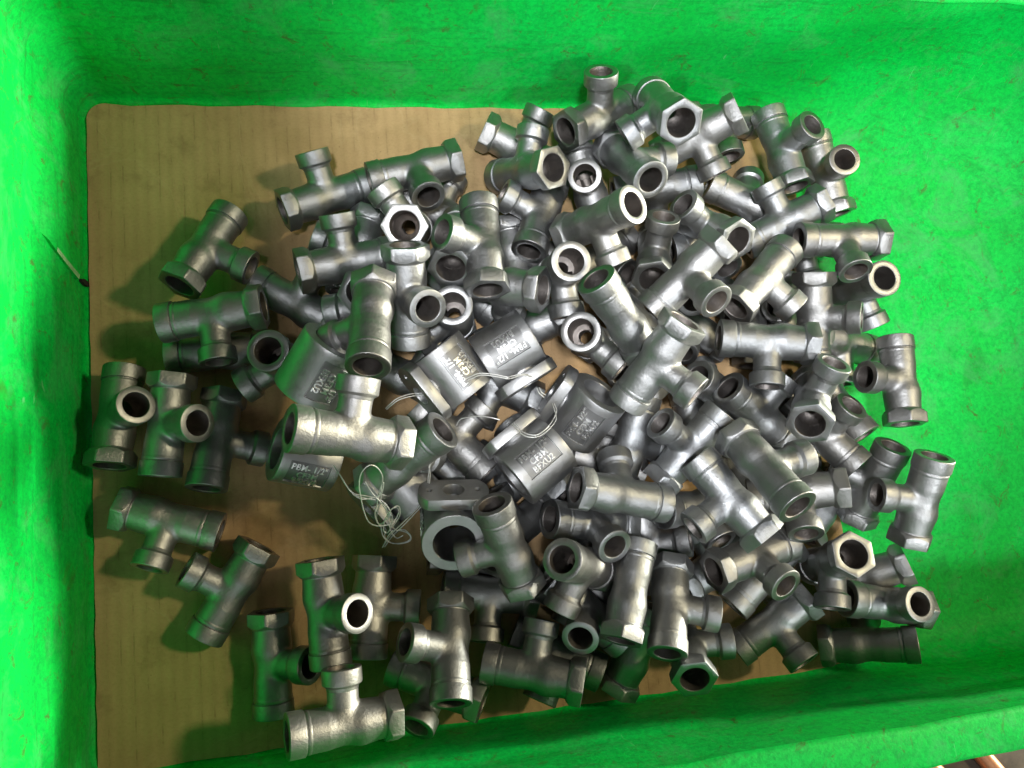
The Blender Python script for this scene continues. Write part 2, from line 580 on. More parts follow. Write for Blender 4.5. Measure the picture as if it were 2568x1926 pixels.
def lathe_mesh(name, profile, axis, face_rows, seg=56):
    V, F = lathe(profile, axis, seg)
    mi = []
    for i in range(len(profile) - 1):
        mi += [1 if i in face_rows else 2 if i < min(face_rows) - 1 else 0] * seg
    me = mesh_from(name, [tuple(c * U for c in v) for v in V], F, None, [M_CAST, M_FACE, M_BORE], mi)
    fix_normals(me)
    return me

ME_PLAIN = lathe_mesh("tee_end_collar",
    [(60, 35), (135.0, 35), (136.5, 35.8), (137, 36.8), (137, 51.8), (136.4, 53.2), (135, 54.0), (99.5, 54.0), (98, 53.4), (97.2, 52.0),
     (96.8, 47.8), (94.2, 47.8), (93.6, 50.4), (92.0, 51.1), (86, 50.7), (80, 48)], 'X', {3})
ME_BRANCH = lathe_mesh("tee_branch_collar",
    [(60, 32.5), (133, 32.5), (134.4, 33.2), (135, 34.2), (135, 47.0), (134.4, 48.4), (133, 49.2), (100, 49.2), (97.5, 48.4), (91.5, 40.4),
     (89, 39.3), (84, 38.7), (80, 36)], 'Y', {3})

def hex_mesh():
    AF, rc = 56.0, 54.0
    RC = AF / math.cos(math.radians(30))
    Rcut = RC * 0.985
    angs = []
    for s in range(6):
        for d in (-30, -29.2, -27.5, -25, -20, -15, -10, -5, 0, 5, 10, 15, 20, 25, 27.5, 29.2):
            angs.append(math.radians(60 * s + d))
    rows = []
    def hr(a):
        d = (math.degrees(a) + 30) % 60 - 30
        return min(AF / math.cos(math.radians(d)), Rcut)
    m = len(angs)
    V, F, mi = [], [], []
    def ring(fx):
        for a in angs:
            x, r = fx(a)
            V.append((x * U, r * math.cos(a) * U, r * math.sin(a) * U))
    ring(lambda a: (-60, 39))
    ring(lambda a: (-133.8, 39))
    ring(lambda a: (-135.6, 40.0))
    ring(lambda a: (-136, 41.2))
    ring(lambda a: (-136, hr(a) - 2.0))
    ring(lambda a: (-135.4, hr(a) - 0.6))
    ring(lambda a: (-134, hr(a)))
    ring(lambda a: (-96.5 - max(0, hr(a) - rc - 1) * 1.15 - 0.6, hr(a)))
    ring(lambda a: (-96.0 - max(0, hr(a) - rc - 1) * 1.15 + 0.5, hr(a) - 0.8))
    ring(lambda a: (-95.5, min(hr(a) - 1.5, rc)))
    ring(lambda a: (-94.5, 50.5))
    ring(lambda a: (-90, 49.0))
    for i in range(11):
        for k in range(m):
            j = (k + 1) % m
            F.append((i * m + k, i * m + j, (i + 1) * m + j, (i + 1) * m + k))
            mi.append(1 if i == 3 else 2 if i < 2 else 0)
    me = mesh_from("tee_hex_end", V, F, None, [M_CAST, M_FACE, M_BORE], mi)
    fix_normals(me)
    return me
ME_HEX = hex_mesh()

tee_first = empty("pipe_tee")
link("body", ME_BODY, tee_first)
link("hex_end", ME_HEX, tee_first)
link("end_collar", ME_PLAIN, tee_first)
link("branch_collar", ME_BRANCH, tee_first)

def copy_thing(root):
    r = root.copy()
    COL.objects.link(r)
    for ch in list(root.children):
        c = ch.copy(); COL.objects.link(c); c.parent = r
        for g in list(ch.children):
            d = g.copy(); COL.objects.link(d); d.parent = c
    return r

# one row per tee: position (mm), orientation quaternion, description
TEES = [
    ((-81.42, 140.56, 29.16), (0.0991, 0.8495, 0.5075, -0.1050), 21, "lone steel tee on bare cardboard nearest the crate's torn left wall"),
    ((-14.60, 173.43, 18.27), (0.9625, 0.1950, 0.1081, 0.1548), 15, "steel tee with thin neck pointing at the back wall, hex end left over cardboard"),
    ((37.00, 183.23, 33.74), (0.1132, 0.0332, -0.2800, -0.9527), 24, "steel tee slanting up to the right behind the hex socket, dark branch bore facing out"),
    ((31.12, 145.02, 43.44), (0.7607, -0.1092, 0.5790, 0.2724), 36, "steel tee whose bright hex socket with small inner hole faces straight up at left centre"),
    ((25.69, 100.23, 64.37), (0.4495, 0.5530, -0.2573, -0.6527), 27, "steel tee with a dazzling white lit hex end and round branch mouth below it"),
    ((53.14, 94.62, 37.02), (0.3182, 0.5711, -0.3744, 0.6576), 39, "half hidden tee whose ring mouth peeps from behind a round branch mouth above the valves"),
    ((8.95, 99.95, 50.01), (0.5304, -0.5930, 0.4228, 0.4340), 30, "broad hex mouthed tee mostly covered by another tee's green tinted hex, left of centre"),
    ((5.45, 81.72, 88.12), (0.0726, -0.6624, 0.6176, -0.4178), 21, "green reflecting tee standing over the valve bodies with its branch poked into a valve bore"),
    ((-7.59, 25.00, 109.88), (0.1832, -0.0985, -0.9762, -0.0622), 33, "brightest tee on top of the pile, lying across two valve bodies with its neck upward"),
    ((18.85, 14.67, 59.04), (0.6309, -0.6729, -0.3842, -0.0398), 27, "tee propped slantwise over the loose wire tangle with its round mouth to the upper right"),
    ((148.07, 210.14, 48.17), (0.8751, 0.4081, 0.1981, 0.1686), 21, "topmost steel tee by the back wall with its branch mouth raised against the green"),
    ((106.94, 204.30, 13.91), (0.9462, 0.2155, -0.0356, -0.2389), 36, "tee with a bright hex end out to the left, its neck under the olive hex"),
    ((102.52, 181.36, 33.65), (0.5115, 0.1547, 0.8453, 0.0026), 30, "tee with a large olive lit hex mouth beside the bright white ring near the back"),
    ((142.47, 176.03, 28.94), (0.4809, 0.3812, 0.4105, 0.6745), 24, "tee with the brightest white ring shaped branch mouth in the upper pile"),
    ((160.52, 177.78, 55.86), (0.6995, -0.2909, -0.2549, -0.6009), 39, "tee right of the white ring with plain mouth toward the viewer and collar right"),
    ((176.48, 199.70, 78.64), (0.5373, -0.4768, 0.0628, 0.6929), 33, "tee with a brushed hex mouth and stepped bore near the middle of the back wall"),
    ((135.21, 140.18, 62.65), (0.1744, -0.8385, -0.1081, -0.5049), 27, "tee lying diagonally with a green rimmed mouth at upper right and a branch pointing down"),
    ((111.20, 155.70, 29.65), (0.1526, 0.5259, -0.8365, -0.0174), 21, "dark mouthed tee below the olive hex with its silver collar to the upper left"),
    ((113.49, 114.65, 53.38), (0.0728, -0.6871, 0.0042, -0.7229), 36, "tee with an upward ring mouth full of rough casting and its narrow neck hanging down"),
    ((126.16, 76.02, 48.48), (0.2249, -0.5089, -0.2932, -0.7775), 39, "tee with a ring mouth showing a pinkish inside, its collar reaching to the lower right"),
    ((136.23, 80.15, 82.10), (0.3936, -0.2181, -0.8215, 0.3502), 33, "smooth backed tee lying diagonally just right of the pinkish ring mouth"),
    ((76.65, 107.02, 53.80), (0.0318, 0.3070, 0.5189, -0.7972), 27, "tee behind the upper valve body with an open hex mouth turned to the right"),
    ((67.69, 125.96, 67.53), (0.7040, 0.1146, 0.2569, 0.6521), 5, "green tee standing in the upper middle with hex mouth at bottom and branch mouth left"),
    ((55.12, 132.98, 49.28), (0.3961, -0.6705, -0.1720, 0.6033), 36, "low tee whose dark hex mouth shows between a white lit hex and a green tee"),
    ((49.94, 163.92, 14.26), (0.0088, -0.2283, -0.9729, 0.0343), 30, "mostly buried tee with only a green collar showing behind the dark branch bore"),
    ((-5.10, 127.00, 39.34), (0.9795, 0.1684, 0.0715, 0.0843), 20, "tee with an olive and dark hex end left, its collared neck pointing back"),
    ((1.14, 139.01, 18.01), (0.0905, 0.5608, -0.8230, -0.0051), 39, "low tee under a collared neck with only hex end and bit of branch showing"),
    ((-35.24, 110.75, 13.60), (0.0636, 0.2726, 0.9463, 0.1619), 33, "low tee lying on cardboard touching the lone tee's branch end"),
    ((-77.66, 101.10, 36.48), (0.0506, 0.0543, -0.0498, -0.9960), 27, "left hand tee lying over another tee, branch pointing down and rough hex right"),
    ((-78.98, 84.67, 13.97), (0.0115, -0.0146, 0.9988, 0.0451), 30, "bottom tee on the cardboard mostly hidden beneath the tee with a rough hex end"),
    ((-40.93, 73.54, 37.10), (0.3447, 0.5255, -0.3957, 0.6697), 24, "tee with a round black mouth looking up just left of the valve bodies"),
    ((-130.74, 50.92, 21.92), (0.4041, 0.6211, 0.6245, 0.2469), 39, "tee leaning against the left wall with a tan lit branch mouth"),
    ((-104.65, 44.06, 27.64), (0.6145, 0.2315, -0.2893, -0.6965), 33, "second upright tee from the left wall, its branch mouth turned to the right"),
    ((-81.15, 34.70, 21.38), (0.6075, -0.2142, 0.0765, -0.7611), 27, "third upright tee from the left wall, its branch running into a valve ring"),
    ((-107.93, -6.49, 14.57), (0.1516, 0.9732, -0.1677, -0.0421), 21, "tee lying flat at lower left with an olive hex end up against the bare cardboard"),
    ((-77.06, -47.56, 14.99), (0.0667, 0.4639, -0.8751, -0.1206), 36, "tee lying flat at lower left with its branch tucked beside another tee's branch"),
    ((-57.91, -88.09, 13.74), (0.6622, 0.2292, -0.2277, -0.6761), 30, "leftmost tee of the front row with hex end up and branch mouth to the right"),
    ((-26.80, -60.87, 39.93), (0.6518, 0.3173, -0.2969, -0.6216), 24, "front tee with a grainy hex end whose branch mouth covers its neighbour's body"),
    ((-3.51, -63.73, 17.14), (0.6574, -0.0064, -0.0669, -0.7506), 39, "front tee standing on cardboard with a clear branch pointing right"),
    ((-19.59, -112.78, 58.82), (0.1333, -0.0054, -0.9910, 0.0139), 21, "tee nearest the bottom left along the front wall, branch pointing to the back"),
    ((36.35, -86.06, 46.32), (0.3135, 0.5883, -0.7454, 0.0069), 0, "upright tee above the front wall with open bottom mouth and branch mouth left"),
    ((29.79, -108.85, 21.10), (0.2501, -0.0803, 0.3628, 0.8941), 30, "low tee underneath the upright open mouthed tee near the front wall"),
    ((69.39, -35.46, 58.54), (0.5801, 0.0669, -0.2750, 0.7638), 24, "tee with its collar over a valve ring and a mouth facing up and back"),
    ((64.00, -64.33, 14.19), (0.1014, 0.0086, 0.1171, 0.9879), 39, "low tee under the valve ring tee with its neck pointing to the front wall"),
    ((133.03, -14.39, 62.10), (0.9470, -0.2859, 0.1124, -0.0940), 33, "tee lying sideways with an open hex mouth to the left, right below the valve bodies"),
    ((121.69, -28.60, 36.62), (0.0097, -0.1807, -0.5163, -0.8371), 27, "tee showing two open mouths, left and lower right, beneath the sideways hex mouthed tee"),
    ((109.62, -49.70, 54.25), (0.2176, 0.4035, -0.1700, 0.8723), 21, "tee with a bright ring mouth and dark side hole in the lower middle"),
    ((115.38, -77.64, 32.76), (0.4566, 0.8066, -0.3404, -0.1581), 36, "tee with ring mouth facing the front wall and grey hex end upper left of it"),
    ((135.21, -65.98, 53.25), (0.4153, -0.7205, -0.3787, 0.4061), 30, "smooth backed upright tee with a green and tan hex end at the bottom"),
    ((159.66, -77.90, 46.53), (0.5590, -0.1309, -0.2490, -0.7800), 33, "upright tee near the front with a dark bottom mouth and branch pointing right"),
    ((170.64, -102.80, 33.99), (0.4310, 0.6420, 0.5644, -0.2891), 27, "tee hanging over the front wall with a dark hex mouth facing down"),
    ((146.18, -105.12, 20.84), (0.8471, -0.0853, -0.2115, 0.4801), 21, "shadowed low tee by the front wall with one tan hex face lit"),
    ((80.02, -104.27, 42.32), (0.1237, 0.1424, 0.9769, -0.1007), 36, "front tee with thick collared branch pointing to the back and hex end right"),
    ((98.88, -101.83, 18.98), (0.1050, 0.9597, -0.2486, 0.0787), 30, "low tee hidden behind and under the front tee with the thick collared branch"),
    ((190.10, -20.66, 74.05), (0.4890, -0.1261, 0.0714, 0.8602), 24, "tee on the right of the heap with hex end down right, branch mouth down left"),
    ((203.09, -6.39, 90.20), (0.7293, -0.2685, -0.2267, -0.5871), 0, "long smooth tee lying diagonally on top at the right with an open lower mouth"),
    ((242.81, -22.22, 51.66), (0.0469, -0.2158, 0.2751, 0.9357), 27, "tee crossing under the long smooth tee, green hex end right and branch mouth down"),
    ((262.01, -63.80, 47.11), (0.0091, -0.7435, 0.1638, 0.6482), 21, "tee with a green lit hex mouth facing out at the lower right"),
    ((297.62, -93.17, 40.81), (0.0534, 0.1100, 0.7462, 0.6544), 24, "dark tee at the lower right showing two round mouths joined by a thin neck"),
    ((293.90, -78.71, 27.63), (0.2708, 0.1691, 0.4724, -0.8215), 39, "tee with a rough hex end at the right edge, behind the green hex mouth"),
    ((230.79, -99.07, 27.00), (0.2296, 0.1895, -0.2367, -0.9249), 33, "tee in shade near the front right with one white lit hex face"),
    ((290.09, -118.58, 28.51), (0.8378, -0.4611, -0.2602, -0.1331), 27, "straight backed tee in the front right corner lying along the front wall"),
    ((211.56, -55.86, 48.84), (0.4627, 0.8775, 0.1247, -0.0198), 21, "tee with a dark hex mouth turned lower left and bright collar to the lower right"),
    ((229.34, -69.62, 25.41), (0.3442, -0.0537, 0.3003, -0.8879), 36, "deep brown tee end glimpsed between hex mouth and white lit hex at front right"),
    ((227.02, 25.67, 45.09), (0.1253, -0.3280, -0.9203, -0.1726), 30, "tee with a wide slanted mouth to the upper left, under the down pointing branch"),
    ((251.00, 28.71, 65.85), (0.7968, 0.3655, 0.4724, 0.0910), 24, "tee with brushed silver hex mouth and bright ball bore at the right of the heap"),
    ((272.16, 10.32, 39.41), (0.8041, 0.3400, -0.3578, -0.3314), 39, "tee with a tilted open collar just right of the brushed hex mouth"),
    ((229.21, 65.64, 64.06), (0.0845, -0.1109, 0.0437, 0.9893), 0, "tee lying level at the right of the pile with its branch mouth pointing down"),
    ((179.61, 103.03, 74.10), (0.2534, 0.3057, -0.2784, -0.8746), 30, "tee lying diagonally in the upper middle with green hex end and branch mouth lower right"),
    ((149.98, 53.33, 87.74), (0.3844, 0.3464, -0.0463, -0.8545), 24, "shiny tee right of the valve bodies with bright hex end up, branch lower right"),
    ((234.33, 104.78, 57.94), (0.0387, 0.9344, 0.3531, -0.0259), 39, "green tinted tee lying diagonally left of the rough hex end, branch toward lower right"),
    ((293.07, 127.83, 53.48), (0.0320, -0.0276, 0.2469, 0.9681), 33, "level green tee at the right edge with open mouth left and branch mouth below"),
    ((310.74, 101.04, 37.97), (0.1377, -0.6879, -0.1079, -0.7044), 27, "tee with a single mouth out to the right, under the level green tee"),
    ((271.36, 81.44, 47.44), (0.6193, 0.3283, -0.1606, -0.6949), 21, "upright tee with a pale rough hex end and silver branch pointing right"),
    ((306.50, 68.82, 20.90), (0.0078, -0.9838, 0.0951, 0.1518), 36, "low grooved tee end showing below the silver branch that points right"),
    ((325.03, 39.26, 46.54), (0.7447, 0.0229, 0.0877, 0.6613), 30, "tall tee standing at the right edge with bright rough hex end and branch mouth left"),
    ((303.39, -22.37, 37.37), (0.7736, -0.0239, -0.3854, 0.5024), 27, "leaning tee with an open upper mouth beside the rightmost tee"),
    ((313.85, -32.68, 63.47), (0.7479, 0.1038, -0.1949, 0.6260), 21, "rightmost tee of the heap with an open top and a branch mouth left"),
    ((208.01, 196.91, 51.28), (0.1774, 0.2862, 0.1078, -0.9354), 36, "tee at the back with a grainy bright hex end up right and branch down"),
    ((243.71, 223.46, 15.90), (0.0786, 0.9952, 0.0177, -0.0551), 30, "low tee behind the grainy hex end with its small branch mouth facing down"),
    ((272.76, 194.61, 35.58), (0.4286, 0.4916, 0.6277, 0.4249), 24, "tee in the back right corner with its branch mouth raised to the upper right"),
    ((304.48, 179.03, 31.15), (0.4797, 0.4228, 0.4999, 0.5841), 39, "tee at the back right edge of the heap with a long branch mouth right"),
    ((265.43, 144.14, 40.64), (0.1657, -0.2031, 0.9627, 0.0678), 33, "long shiny tee slanting up right to a white and green hex end"),
    ((212.43, 140.90, 43.95), (0.6221, -0.1051, 0.5506, 0.5467), 27, "tee with open hex mouth to lower right and grey ring mouth to upper left"),
    ((250.68, 164.92, 22.57), (0.0391, -0.2398, -0.9414, 0.2338), 21, "brownish low tee behind the long shiny tee, its collar showing above"),
    ((187.97, 172.90, 26.98), (0.3709, -0.9235, -0.0702, -0.0679), 36, "dark green tee body seen low behind the ring mouthed tees at the upper right"),
    ((176.76, 124.99, 38.44), (0.7486, 0.3329, 0.5295, 0.2202), 39, "short looking tee with a green rimmed mouth up and a green hex end below"),
    ((47.90, 24.30, 27.39), (0.9086, 0.0283, -0.0921, -0.4064), 33, "dark tee in the hollow among the valve bodies"),
    ((151.12, 16.01, 34.95), (0.1820, -0.8001, -0.5711, 0.0253), 27, "shadowed tee body under the right hand valve body with a glossy bump"),
    ((181.07, 8.40, 50.28), (0.8797, 0.2330, -0.0729, 0.4081), 21, "tee with white hex face lower left and round branch mouth, right of the valves"),
    ((214.98, 40.39, 27.32), (0.3396, -0.0531, -0.8606, 0.3758), 36, "tee mostly hidden by a collar with its wide ring mouth showing around it"),
    ((288.35, 30.56, 31.61), (0.6324, -0.5226, 0.1533, -0.5508), 33, "low tee end with a lit collar between tilted open collar and tall edge tee"),
    ((95.79, 130.68, 16.04), (0.7372, -0.0003, -0.0618, -0.6728), 27, "low brown hex end and body in the gap at the upper middle of the pile"),
    ((29.67, 60.46, 13.29), (0.9677, -0.0022, 0.0210, -0.2514), 24, "deeply buried steel tee under the heap, seen only through gaps between other tees"),
    ((61.82, 117.87, 13.38), (0.9336, -0.0254, 0.0269, -0.3565), 21, "deeply buried steel tee under the heap, seen only through gaps between other tees"),
    ((57.89, -42.98, 13.14), (0.9957, -0.0068, 0.0108, -0.0918), 39, "deeply buried steel tee under the heap, seen only through gaps between other tees"),
    ((81.55, -30.06, 23.79), (0.9360, 0.0020, 0.2411, 0.2565), 36, "deeply buried steel tee under the heap, seen only through gaps between other tees"),
    ((97.11, 9.82, 21.74), (0.4288, -0.2640, -0.1106, 0.8568), 33, "deeply buried steel tee under the heap, seen only through gaps between other tees"),
    ((95.89, 86.85, 21.15), (0.1203, 0.1817, -0.0177, -0.9758), 30, "deeply buried steel tee under the heap, seen only through gaps between other tees"),
    ((122.06, -65.21, 12.85), (0.2780, -0.0046, 0.0045, 0.9606), 27, "deeply buried steel tee under the heap, seen only through gaps between other tees"),
    ((131.40, -31.48, 12.99), (0.5305, 0.1217, 0.2041, 0.8137), 24, "deeply buried steel tee under the heap, seen only through gaps between other tees"),
    ((164.44, 63.58, 13.76), (0.4174, 0.1804, 0.4003, 0.7956), 21, "deeply buried steel tee under the heap, seen only through gaps between other tees"),
    ((149.85, 133.61, 12.67), (0.2827, 0.1005, -0.3272, -0.8961), 39, "deeply buried steel tee under the heap, seen only through gaps between other tees"),
    ((206.28, -63.67, 13.50), (0.9747, -0.0210, 0.0096, 0.2225), 33, "deeply buried steel tee under the heap, seen only through gaps between other tees"),
    ((191.69, -26.34, 23.46), (0.0652, -0.1851, -0.3295, -0.9235), 30, "deeply buried steel tee under the heap, seen only through gaps between other tees"),
    ((203.14, 18.57, 13.47), (0.6405, -0.0336, -0.0028, 0.7672), 27, "deeply buried steel tee under the heap, seen only through gaps between other tees"),
    ((206.27, 86.34, 13.84), (0.2971, 0.0737, 0.2567, 0.9167), 24, "deeply buried steel tee under the heap, seen only through gaps between other tees"),
    ((208.04, 113.31, 13.78), (0.1827, 0.0710, 0.4229, 0.8847), 21, "deeply buried steel tee under the heap, seen only through gaps between other tees"),
    ((231.18, -11.75, 13.74), (0.6991, 0.3414, -0.2712, -0.5667), 39, "deeply buried steel tee under the heap, seen only through gaps between other tees"),
    ((252.88, -7.53, 13.74), (0.7585, -0.0066, 0.0225, -0.6512), 36, "deeply buried steel tee under the heap, seen only through gaps between other tees"),
    ((248.95, 85.07, 13.98), (0.7121, 0.2512, 0.2322, 0.6131), 33, "deeply buried steel tee under the heap, seen only through gaps between other tees"),
    ((225.96, 141.14, 13.06), (0.0721, 0.0291, -0.3001, -0.9507), 30, "deeply buried steel tee under the heap, seen only through gaps between other tees"),
    ((284.06, -31.97, 13.16), (0.8776, 0.2413, 0.1238, 0.3952), 27, "deeply buried steel tee under the heap, seen only through gaps between other tees"),
    ((274.10, 25.38, 13.17), (0.9206, -0.0788, 0.0364, -0.3808), 24, "deeply buried steel tee under the heap, seen only through gaps between other tees"),
    ((271.25, 90.34, 13.37), (0.6634, 0.3498, 0.3049, 0.5870), 21, "deeply buried steel tee under the heap, seen only through gaps between other tees"),
    ((292.04, 137.40, 13.83), (0.0648, 0.0122, 0.0265, -0.9975), 39, "deeply buried steel tee under the heap, seen only through gaps between other tees"),
    ((78.20, 56.95, 13.97), (0.2476, -0.0179, -0.0367, 0.9680), 36, "deeply buried steel tee under the heap, seen only through gaps between other tees"),
    ((52.73, -1.29, 12.74), (0.9424, -0.0071, 0.0120, 0.3341), 33, "deeply buried steel tee under the heap, seen only through gaps between other tees"),
    ((137.81, 5.83, 13.15), (0.9694, 0.1889, -0.0209, -0.1552), 30, "deeply buried steel tee under the heap, seen only through gaps between other tees"),
    ((163.45, 91.77, 24.29), (0.9035, -0.2094, 0.3035, -0.2185), 27, "deeply buried steel tee under the heap, seen only through gaps between other tees"),
    ((161.22, -47.04, 13.57), (0.7098, 0.1912, -0.1649, -0.6576), 24, "deeply buried steel tee under the heap, seen only through gaps between other tees"),
]
for i, (loc, q, spin, lab) in enumerate(TEES):
    t = tee_first if i == 0 else copy_thing(tee_first)
    t.location = [c / 1000 for c in loc]
    t.rotation_mode = 'QUATERNION'
    t.rotation_quaternion = q
    for ch in t.children:
        if ch.name.startswith("hex_end"):
            ch.rotation_euler = (math.radians(spin), 0, 0)
    tn = 0.80 + 0.42 * random.random()
    wm = random.uniform(-0.02, 0.03)
    for ch in t.children:
        ch.color = (tn * (1 + wm), tn, tn * (1 - wm), 1)
    props(t, lab, "pipe tee", "cast steel pipe tees heaped in the crate")

# ------------------------------------------------------------------ valve bodies
W_ = U * 1.13            # the valve bodies are drawn at a slightly larger unit

def curve_mesh(cu, name):
    o = bpy.data.objects.new(name, cu)
    me = bpy.data.meshes.new_from_object(o)
    me.name = name
    bpy.data.objects.remove(o)
    return me

PW, PH, PD = 48.0, 34.0, 4.0          # number plate recess: half width, half height, depth
def barrel():
    rows = [(-68.5, 49), (-70, 50.5), (-70, 74), (-69.2, 75.4), (-67.5, 76)]
    xs = [-58, -PW, -PW + 0.7] + [-PW + 0.7 + (2 * PW - 1.4) * k / 12 for k in range(1, 12)] + [PW - 0.7, PW, 58]
    rows += [(x, 76) for x in xs] + [(67.5, 76), (69.2, 75.4), (70, 74), (70, 50.5), (68.5, 49), (-68.5, 49)]
    h = PH / 76.0; e = 0.9 / 76.0
    angs = [-h, -h + e] + [-h + e + (2 * h - 2 * e) * k / 10 for k in range(1, 10)] + [h - e, h]
    angs += [h + (2 * math.pi - 2 * h) * k / 60 for k in range(1, 60)]
    m = len(angs)
    V, F = [], []
    for x, r in rows:
        for k, a in enumerate(angs):
            rr = r
            if r == 76 and abs(x) < PW - 0.5 and 1 <= k <= 11:
                rr = 76 - PD
            V.append((x, rr * math.cos(a), rr * math.sin(a)))
    for i in range(len(rows) - 1):
        for k in range(m):
            j = (k + 1) % m
            F.append((i * m + k, i * m + j, (i + 1) * m + j, (i + 1) * m + k))
    return V, F
V, F = barrel()
# saddle neck that carries the flange
base_n = len(V)
NS = 40
for z, a, b in ((52, 44, 40), (70, 45, 38), (74, 48, 40), (80, 58, 45), (86, 66, 48)):
    for k in range(NS):
        t = 2 * math.pi * k / NS
        V.append((a * math.cos(t), b * math.sin(t), z))
for i in range(4):
    for k in range(NS):
        j = (k + 1) % NS
        F.append((base_n + i * NS + k, base_n + i * NS + j, base_n + (i + 1) * NS + j, base_n + (i + 1) * NS + k))
ME_VALVE = mesh_from("valve_barrel", [tuple(c * W_ for c in v) for v in V], F, None, [M_VALVE])
fix_normals(ME_VALVE)

def flange_mesh():
    cu = bpy.data.curves.new("flange", 'CURVE')
    cu.dimensions = '2D'
    cu.fill_mode = 'BOTH'
    def poly(pts):
        s = cu.splines.new('POLY')
        s.points.add(len(pts) - 1)
        for p, (x, y) in zip(s.points, pts):
            p.co = (x * W_, y * W_, 0, 1)
        s.use_cyclic_u = True
    out = []
    for sx in (1, -1):
        for k in range(25):
            t = math.radians(-62 + 124 * k / 24) + (0 if sx > 0 else math.pi)
            out.append((sx * 38 + 44 * math.cos(t), 52 * math.sin(t)))
    poly(out)
    def circ(cx, r):
        poly([(cx + r * math.cos(2 * math.pi * k / 28), r * math.sin(2 * math.pi * k / 28)) for k in range(28)][::-1])
    circ(0, 27); circ(57, 8.5); circ(-57, 8.5)
    cu.extrude = 12.5 * W_
    cu.bevel_depth = 1.4 * W_
    cu.bevel_resolution = 1
    me = curve_mesh(cu, "valve_flange")
    me.transform(Matrix.Translation((0, 0, 88.5 * W_)))
    me.materials.clear(); me.materials.append(M_VALVE)
    me.polygons.foreach_set("use_smooth", [True] * len(me.polygons))
    me.set_sharp_from_angle(angle=math.radians(40))
    return me
ME_FLANGE = flange_mesh()

def bend(me, R):
    """wrap a flat mesh (x along the barrel, y up, z outwards; in units) on to the barrel's +Y side"""
    for v in me.vertices:
        x, y, z = v.co
        a = y / R
        r = R + z
        v.co = (-x * W_, r * math.cos(a) * W_, r * math.sin(a) * W_)

def plate_meshes():
    # frame of the cast number plate: four raised bars round a finely gridded panel
    bm = bmesh.new()
    W, H = PW - 0.7, PH - 0.9
    def bar(x0, x1, y0, y1, z0, z1):
        nx, ny = max(1, int((x1 - x0) / 6)), max(1, int((y1 - y0) / 4))
        g = [[bm.verts.new((x0 + (x1 - x0) * i / nx, y0 + (y1 - y0) * j / ny, z1)) for j in range(ny + 1)] for i in range(nx + 1)]
        for i in range(nx):
            for j in range(ny):
                bm.faces.new((g[i][j], g[i + 1][j], g[i + 1][j + 1], g[i][j + 1]))
        rim = [g[i][0] for i in range(nx + 1)] + [g[nx][j] for j in range(1, ny + 1)] + [g[i][ny] for i in range(nx - 1, -1, -1)] + [g[0][j] for j in range(ny - 1, 0, -1)]
        low = [bm.verts.new((v.co.x, v.co.y, z0)) for v in rim]
        for k in range(len(rim)):
            q = (k + 1) % len(rim)
            bm.faces.new((rim[k], low[k], low[q], rim[q]))
    bar(-W + 1.2, W - 1.2, -H + 1.2, H - 1.2, -PD - 1, -PD + 0.9)
    pm = bpy.data.meshes.new("number_plate")
    bm.to_mesh(pm); bm.free()
    bend(pm, 76)
    pm.materials.append(M_PLATE)
    fix_normals(pm)
    cu = bpy.data.curves.new("lettering", 'FONT')
    cu.body = "PBM- 1/2\"\nCF3M\nBFXU2"
    cu.align_x = 'CENTER'
    cu.size = 21.5
    cu.space_line = 0.93
    cu.space_character = 1.08
    cu.extrude = 1.7
    cu.bevel_depth = 0.3
    cu.offset = 0.25
    cu.resolution_u = 3
    lm = curve_mesh(cu, "plate_lettering")
    ys = [v.co.y for v in lm.vertices]; xs = [v.co.x for v in lm.vertices]
    cyy, cxx = (max(ys) + min(ys)) / 2, (max(xs) + min(xs)) / 2
    sx = 84.0 / (max(xs) - min(xs)); sy = 56.0 / (max(ys) - min(ys))
    for v in lm.vertices:
        v.co = ((v.co.x - cxx) * sx, (v.co.y - cyy) * sy, v.co.z - PD + 2.9)
    bend(lm, 76)
    lm.materials.clear(); lm.materials.append(M_LETTER)
    fix_normals(lm)
    return pm, lm
ME_PLATE, ME_TEXT = plate_meshes()

valve_first = empty("valve_body")
link("barrel", ME_VALVE, valve_first)
link("flange", ME_FLANGE, valve_first)
np_ = link("number_plate", ME_PLATE, valve_first)
link("lettering", ME_TEXT, np_)
VALVES = [
    ((-20.89, 63.74, 68.53), (0.3157, 0.8212, 0.2882, 0.3781), 0, "valve body at the left with a tee's branch in its bore, number plate half covered"),
    ((48.70, 62.00, 40.79), (0.6613, 0.5876, -0.2591, -0.3876), 0, "brownish valve body with its dark bore to the upper left and plate reading downward"),
    ((81.11, 72.43, 41.97), (0.6822, 0.6840, 0.0946, 0.2404), 0, "uppermost valve body with its number plate upside down"),
    ((124.15, 33.64, 38.49), (0.1030, 0.5031, -0.4849, -0.7079), 0, "valve body at the right with bore to the upper right and bright readable plate"),
    ((90.11, 8.13, 48.68), (0.1914, 0.2259, -0.7299, -0.6161), 0, "valve body in front of the others, dark bore lower left, wire on its flange"),
    ((-33.73, 22.24, 31.08), (0.0481, 0.2232, 0.3914, 0.8915), 0, "green tinted valve body at far left with its oval bore facing left"),
    ((42.67, -23.37, 40.27), (0.6394, -0.3512, 0.3503, 0.5875), 90, "valve body with upturned oval flange whose ring mouth holds a tee's collar"),
    ((16.90, 2.17, 19.90), (0.3417, -0.2733, -0.5554, 0.7071), 0, "dark valve body under the wire tangle showing its flange edge as a slanted bar"),
]
